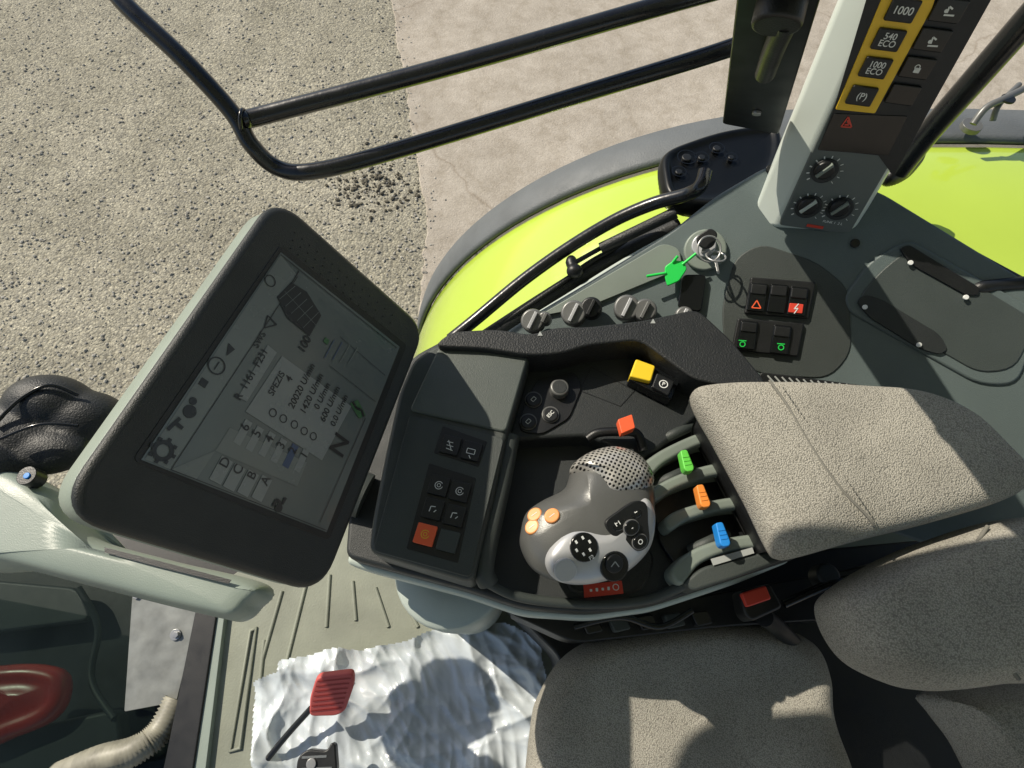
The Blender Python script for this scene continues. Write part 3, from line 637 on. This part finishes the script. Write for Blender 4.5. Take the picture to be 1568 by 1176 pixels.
line('bolt',SX,[(1223,465),(1216,473),(1222,472),(1216,480)],.0013,M_white,g,h=.0142)
line('hazard',SX,[(1151,471),(1165,472),(1159,460)],.0015,M_redor,g,h=.0135,closed=True)
for u,v in((1137,527),(1196,532)):
    ringm('icon',SX,u,v,.004,.0012,M_tag,g,top=.0128); line('icon_l',SX,[(u-6,v-6),(u+6,v-5)],.0012,M_tag,g,h=.0128)
plate('tray_rim',SF,[(1378,372),(1400,368),(1500,425),(1600,480),(1560,590),(1500,590),(1300,478),(1292,455),(1330,400)],M_green_grey,g,h=.004,t=.01,r=.02,bev=.004)
plate('tray_floor',SF,[(1388,384),(1405,382),(1500,438),(1590,492),(1555,565),(1500,572),(1322,470),(1318,452),(1348,415)],mat('tray_plastic',(.055,.068,.066),.45,bs=900,bd=.0005),g,h=.006,t=.006,r=.02,bev=.002)
plate('tray_slot',SF,[(1312,462),(1324,450),(1350,458),(1440,512),(1452,535),(1440,543),(1410,535),(1330,485)],M_dark2,g,h=.008,t=.004,r=.012,bev=.001)
plate('upper_slot',SF,[(1378,380),(1392,374),(1500,440),(1500,452),(1480,452),(1395,405)],M_black,g,h=.009,t=.004,r=.012,bev=.001)
for u,v in((1310,372),(1180,258)): disc('screw',SF,u,v,.006,M_gloss,g,top=.004)
for u,v in((1325,470),(1408,528),(1395,402),(1480,455)): disc('clip',SF,u,v,.0032,M_white,g,top=.012,t=.003,bev=.0006)
plate('vent_strip',SF,[(1165,570),(1200,574),(1320,590),(1315,600),(1160,585)],M_black,g,h=.006,t=.01,r=.004)
for k in range(12): rect('fin',SF,1180+k*11,580+k*1.2,.002,.012,M_lgrey,g,top=.0075,t=.002,r=0,bev=0,rot=.4)
FK=frame3((790,495,2.13),(1200,350,2.24),(1568,600,2.20))
for u,v,m,r_ in((815,490,M_silver,.018),(833,486,M_gun,.010),(878,478,M_silver,.019),(905,470,M_black,.016),(960,470,M_silver,.019),(988,474,M_gun,.017),(1048,482,M_silver,.013)):
    disc('control_knob',FK,u,v,r_,M_gun if m==M_silver else m,g,top=.012,t=.025,bev=.004); rect('knob_bar',FK,u,v,r_*1.5,.005,m,g,top=.019,t=.008,r=.001,rot=.8)
plate('phone_pocket',SF,[(1045,420),(1082,420),(1074,478),(1037,472)],M_gloss,g,h=.01,t=.01,r=.008,bev=.002)
g=group('ignition_key')
disc('bezel',SF,1080,382,.030,M_rib,g,top=.008,t=.012,bev=.003); disc('barrel',SF,1078,375,.017,M_silver,g,top=.014,t=.012,bev=.002)
plate('key_shank',SF,[(1074,384),(1077,372),(1084,373),(1081,386)],M_steel,g,h=.026,t=.014,r=.001,bev=.001)
plate('key_bow',SF,[(1066,362),(1088,348),(1100,356),(1094,376),(1080,382),(1068,374)],M_black,g,h=.036,t=.007,r=.006,bev=.002)
c0=SF.at(1085,376,.040)
for rr,off,til in ((.016,(0,-.006,0),.5),(.013,(.010,-.014,-.006),-.4)):
    tube('key_ring',[c0+Vector(off)+Vector((rr*math.cos(a),rr*math.sin(a),rr*til*math.sin(a))) for a in [k*.5236 for k in range(12)]],.0013,M_steel,g,cyc=True)
kd=SF.at(1096,398,.022)
prism('spare_key',roundp([kd+Vector(v) for v in((-.006,.008,0),(.006,.008,0),(.007,0,0),(.002,-.004,0),(.002,-.024,0),(-.002,-.024,0),(-.002,-.004,0),(-.007,0,0))],.002,2),SF.n,.003,M_steel,g,.0006)
plate('tag',SF,[(1018,408),(1032,398),(1048,400),(1052,412),(1040,430),(1022,438),(1018,425)],M_tag,g,h=.022,t=.006,r=.003,bev=.0015)
for a,b in(((1020,418),(990,423)),((1030,402),(1038,392)),((1045,405),(1066,388))): tube('tag_tail',[SF.at(*a,.022),SF.at(*b,.026)],.0020,M_tag,g,False)
# ================= PILLAR =================
g=group('cab_pillar_switch_panel')
a0=W(1305,360,2.25); a1=W(1192,342,2.25)
up=W(1515,0,2.52)-a0
PF=Frame(a0,up.cross(a1-a0),a0-a1)
def Pp(u,v,h=0): return PF.at(u,v,h)
topL=Pp(1350,0)+(Pp(1350,0)-Pp(1195,340))*1.9; topR=Pp(1515,0)+(Pp(1515,0)-Pp(1305,360))*1.9
M_face=mat('panel_face',(.12,.14,.135),.5,bs=900,bd=.0004)
prism('face',roundp([Pp(1192,345),Pp(1300,360),topR,topL],.006),PF.n,.02,M_face,g,.002)
sec=[Pp(1190,350,.001)+Vector((-.001,0,0)),Pp(1303,364,.001),Pp(1312,352,-.02),Pp(1312,352,-.10),Pp(1190,350,-.10)+Vector((-.050,0.0,0)),Pp(1190,350,-.035)+Vector((-.044,0,0))]
u1=(topL-Pp(1192,345)); 
sec=[p-PF.n*.004 for p in sec]
cas_top=[p+u1 for p in sec]; k=len(sec)
o=fromdata('casing',sec+cas_top,[list(range(k)),list(range(2*k-1,k-1,-1))]+[[i,(i+1)%k,k+(i+1)%k,k+i] for i in range(k)],mat('pillar_casing',(.62,.68,.63),.4,var=.05),g)
b=o.modifiers.new('b','BEVEL'); b.width=.006; b.segments=3; b.limit_method='ANGLE'; o.modifiers.new('w','WEIGHTED_NORMAL')
sheet('upper_field',PF,[(1338,-40),(1540,-40),(1428,160),(1368,270),(1345,238),(1253,228),(1275,172)],M_black,g,h=.0008)
plate('amber_frame',PF,[(1358,-20),(1438,-20),(1428,12),(1340,174),(1279,168)],M_yellow2,g,h=.002,t=.003,r=.002,bev=.0008)
for u,v,s in((1383,17,'1000'),(1361,62,'540\nECO'),(1341,105,'1000\nECO'),(1320,148,'(P)')):
    rect('pto_button',PF,u,v,.028,.0205,M_black,g,top=.006,t=.005,r=.002,bev=.0012); text(s,PF,u,v,.0086 if '\n' in s else .0100,M_white,g,top=.0064)
for u,v in((1453,17),(1428,62),(1405,105),(1383,146)):
    rect('button',PF,u,v,.030,.021,M_gloss,g,top=.005,t=.005,r=.002,bev=.0012)
for cu,cv in((1453,17),(1428,64)):
    line('icon',PF,[(cu-8,cv+6),(cu+8,cv+7)],.0016,M_white,g,h=.0054); line('icon',PF,[(cu-3,cv+3),(cu+1,cv-7),(cu+6,cv-3)],.0016,M_white,g,h=.0055); disc('icon_dot',PF,cu-4,cv,.0018,M_white,g,top=.0056,t=.0004,bev=0,n=10)
rect('lock',PF,1404,108,.006,.005,M_white,g,top=.0056,t=.0005,r=0,bev=0); ringm('shackle',PF,1405,103,.0028,.0009,M_white,g,top=.0056)
plate('display_window',PF,[(1277,174),(1390,178),(1360,238),(1252,230)],M_gloss,g,h=.0018,t=.002,r=.002,bev=.0005)
line('warning',PF,[(1288,194),(1304,195),(1299,179)],.0016,M_red,g,h=.0026,closed=True); line('warning_i',PF,[(1293,191),(1300,191),(1298,184)],.002,M_red,g,h=.0027)
for u,v,r_ in((1263,263,.0140),(1238,318,.0145),(1286,321,.0145)):
    for k in range(11):
        an=math.radians(-40+26*k); cc=PF.at(u,v,.0012)+(PF.x*math.cos(an)+PF.y*math.sin(an))*(r_+.0055); tt=(PF.x*math.cos(an)+PF.y*math.sin(an))*.0018; ss=PF.n.cross(tt)*(.2+.03*k); fromdata('dial_tick',[cc-tt-ss,cc+tt-ss,cc+tt+ss,cc-tt+ss],[[0,1,2,3]],M_white,g,False)
    disc('dial_skirt',PF,u,v,r_+.002,M_dark2,g,top=.004,t=.004); disc('dial',PF,u,v,r_-.002,M_black,g,top=.010,t=.010,bev=.003)
    rect('pointer',PF,u,v,.004,r_*1.6,M_rib if u!=1238 else M_pale,g,top=.013,t=.006,r=.001,rot=-.6)
rect('red_label',PF,1248,347,.022,.004,M_red,g,top=.001,t=.0005,r=0,bev=0); text('FUNK 1  2 L',PF,1275,341,.005,M_white,g,top=.001)
g=group('window_frame_pillar')
M_post=mat('black_powder_coat',(.005,.006,.007),.35,spec=.25)
FB=frame3((1110,190,2.36),(1178,200,2.36),(1132,0,2.60))
P=[FB.at(1106,190),FB.at(1192,206),FB.at(1262,-20),FB.at(1130,-20)]
P[2]+= (P[2]-P[1])*.9; P[3]+=(P[3]-P[0])*.9
prism('post',roundp(P,.006),FB.n,.03,M_post,g,.004)
tube('hinge_pin',[FB.at(1205,30,.012),FB.at(1185,75,.012),FB.at(1172,112,.012)],.009,M_black,g)
disc('rail_clamp',FB,1188,42,.018,M_black,g,top=.02,t=.02,bev=.003)
disc('bolt',FB,1158,176,.005,M_steel,g,top=.004)
FC=flat(2.20)
g=group('window_latch_cover')
P=catmull([FC.at(u,v) for u,v in [(1018,232),(1060,212),(1120,195),(1185,190),(1200,215),(1190,260),(1150,290),(1095,312),(1030,300),(1015,265)]],seg=5)
loft('cover',P,FC.n,[(0,0,-.05),(-.002,0,-.02),(0,0,-.006),(.005,0,0),(.012,0,0),(.016,0,-.006),(.02,0,-.007)],M_post,g,sub=1)
for u,v,r_ in((1052,240,.016),(1075,240,.012),(1098,226,.013),(1040,262,.012),(1120,240,.010)): ringm('hole',FC,u,v,r_,.0015,M_gloss,g,top=.000); disc('fixing',FC,u,v,r_*.5,M_black,g,top=.002,t=.01,bev=.002)
# ================= RAILS =================
g=group('window_guard_rail')
tube('frame_tube',[W(150,-50,2.47),W(190,5,2.45),W(280,90,2.41),W(355,172,2.36),W(385,222,2.33),W(425,257,2.30),W(480,262,2.30),W(600,232,2.31),W(900,141,2.35),W(1080,86,2.38),W(1190,48,2.42)],.0112,M_tube,g)
tube('cross_tube',[W(372,184,2.355),W(420,172,2.355),W(700,98,2.39),W(1000,12,2.43),W(1150,-30,2.45)],.0115,M_tube,g)
tube('weld_bead',[W(372,184,2.356)+Vector((.003*math.cos(a),.0125*math.sin(a),.0125*math.cos(a))) for a in [k*.5236 for k in range(12)]],.0025,M_tube,g,cyc=True)
g=group('entry_grab_handle')
tube('tube',[W(690,520,2.05),W(730,488,2.07),W(800,430,2.10),W(870,380,2.13),W(940,338,2.16),W(1000,312,2.19),W(1050,298,2.22),(W(1072,285,2.24)),W(1080,262,2.25)],.0105,M_tube,g)
g=group('window_strut')
tube('cylinder',[W(920,380,2.13),W(1035,325,2.19)],.009,M_leather,g,False); tube('rod',[W(870,408,2.12),W(925,377,2.13)],.004,M_gloss,g,False)
blob('ball_joint',[(W(880,415,2.12),(.014,.012,.012)),(W(875,402,2.12),(.01,.014,.01))],M_black,g,vox=.0025)
g=group('window_seal')
tube('bead',[W(765,497,2.06),W(850,440,2.09),W(905,400,2.11),W(960,372,2.12)],.004,M_leather,g)
tube('frame',[W(740,520,2.04),W(840,455,2.07),W(930,400,2.1),W(1040,345,2.14)],.014,M_leather,g)
tube('silver_strip',[W(800,498,2.085),W(870,455,2.10),W(950,405,2.12),W(1030,360,2.14)],.006,M_pale,g)
g=group('rear_window_post')
tube('post',[W(1375,262,2.24),W(1420,205,2.3),W(1490,125,2.38),W(1600,0,2.48)],.016,M_tube,g)
loft('foot',catmull([W(u,v,2.22) for u,v in [(1355,262),(1372,232),(1400,228),(1420,236),(1400,262),(1368,274)]]),Vector((0,0,1)),[(0,0,-.03),(0,0,0),(.005,0,.006)],M_black,g)
tube('seal',[W(1340,300,2.20),W(1400,340,2.2),W(1480,385,2.2),W(1600,450,2.2)],.006,M_leather,g)
g=group('tray_handle')
tube('bar',[W(1482,446,2.235),W(1500,441,2.25),W(1540,436,2.255),W(1620,430,2.27)],.009,M_black,g)
g=group('rear_coupling_lever')
z0=2.16
tube('arm',[W(1490,190,z0),W(1510,165,z0+.02),W(1540,150,z0+.03),W(1600,120,z0+.03)],.006,M_gun,g); tube('arm_b',[W(1520,185,z0),W(1530,160,z0+.02),W(1560,130,z0+.02)],.005,M_gun,g)
disc('foot',flat(z0-.02),1490,190,.018,M_gun,g,top=0,t=.01,sx=1); disc('knob',flat(z0+.03),1545,150,.012,M_black,g)
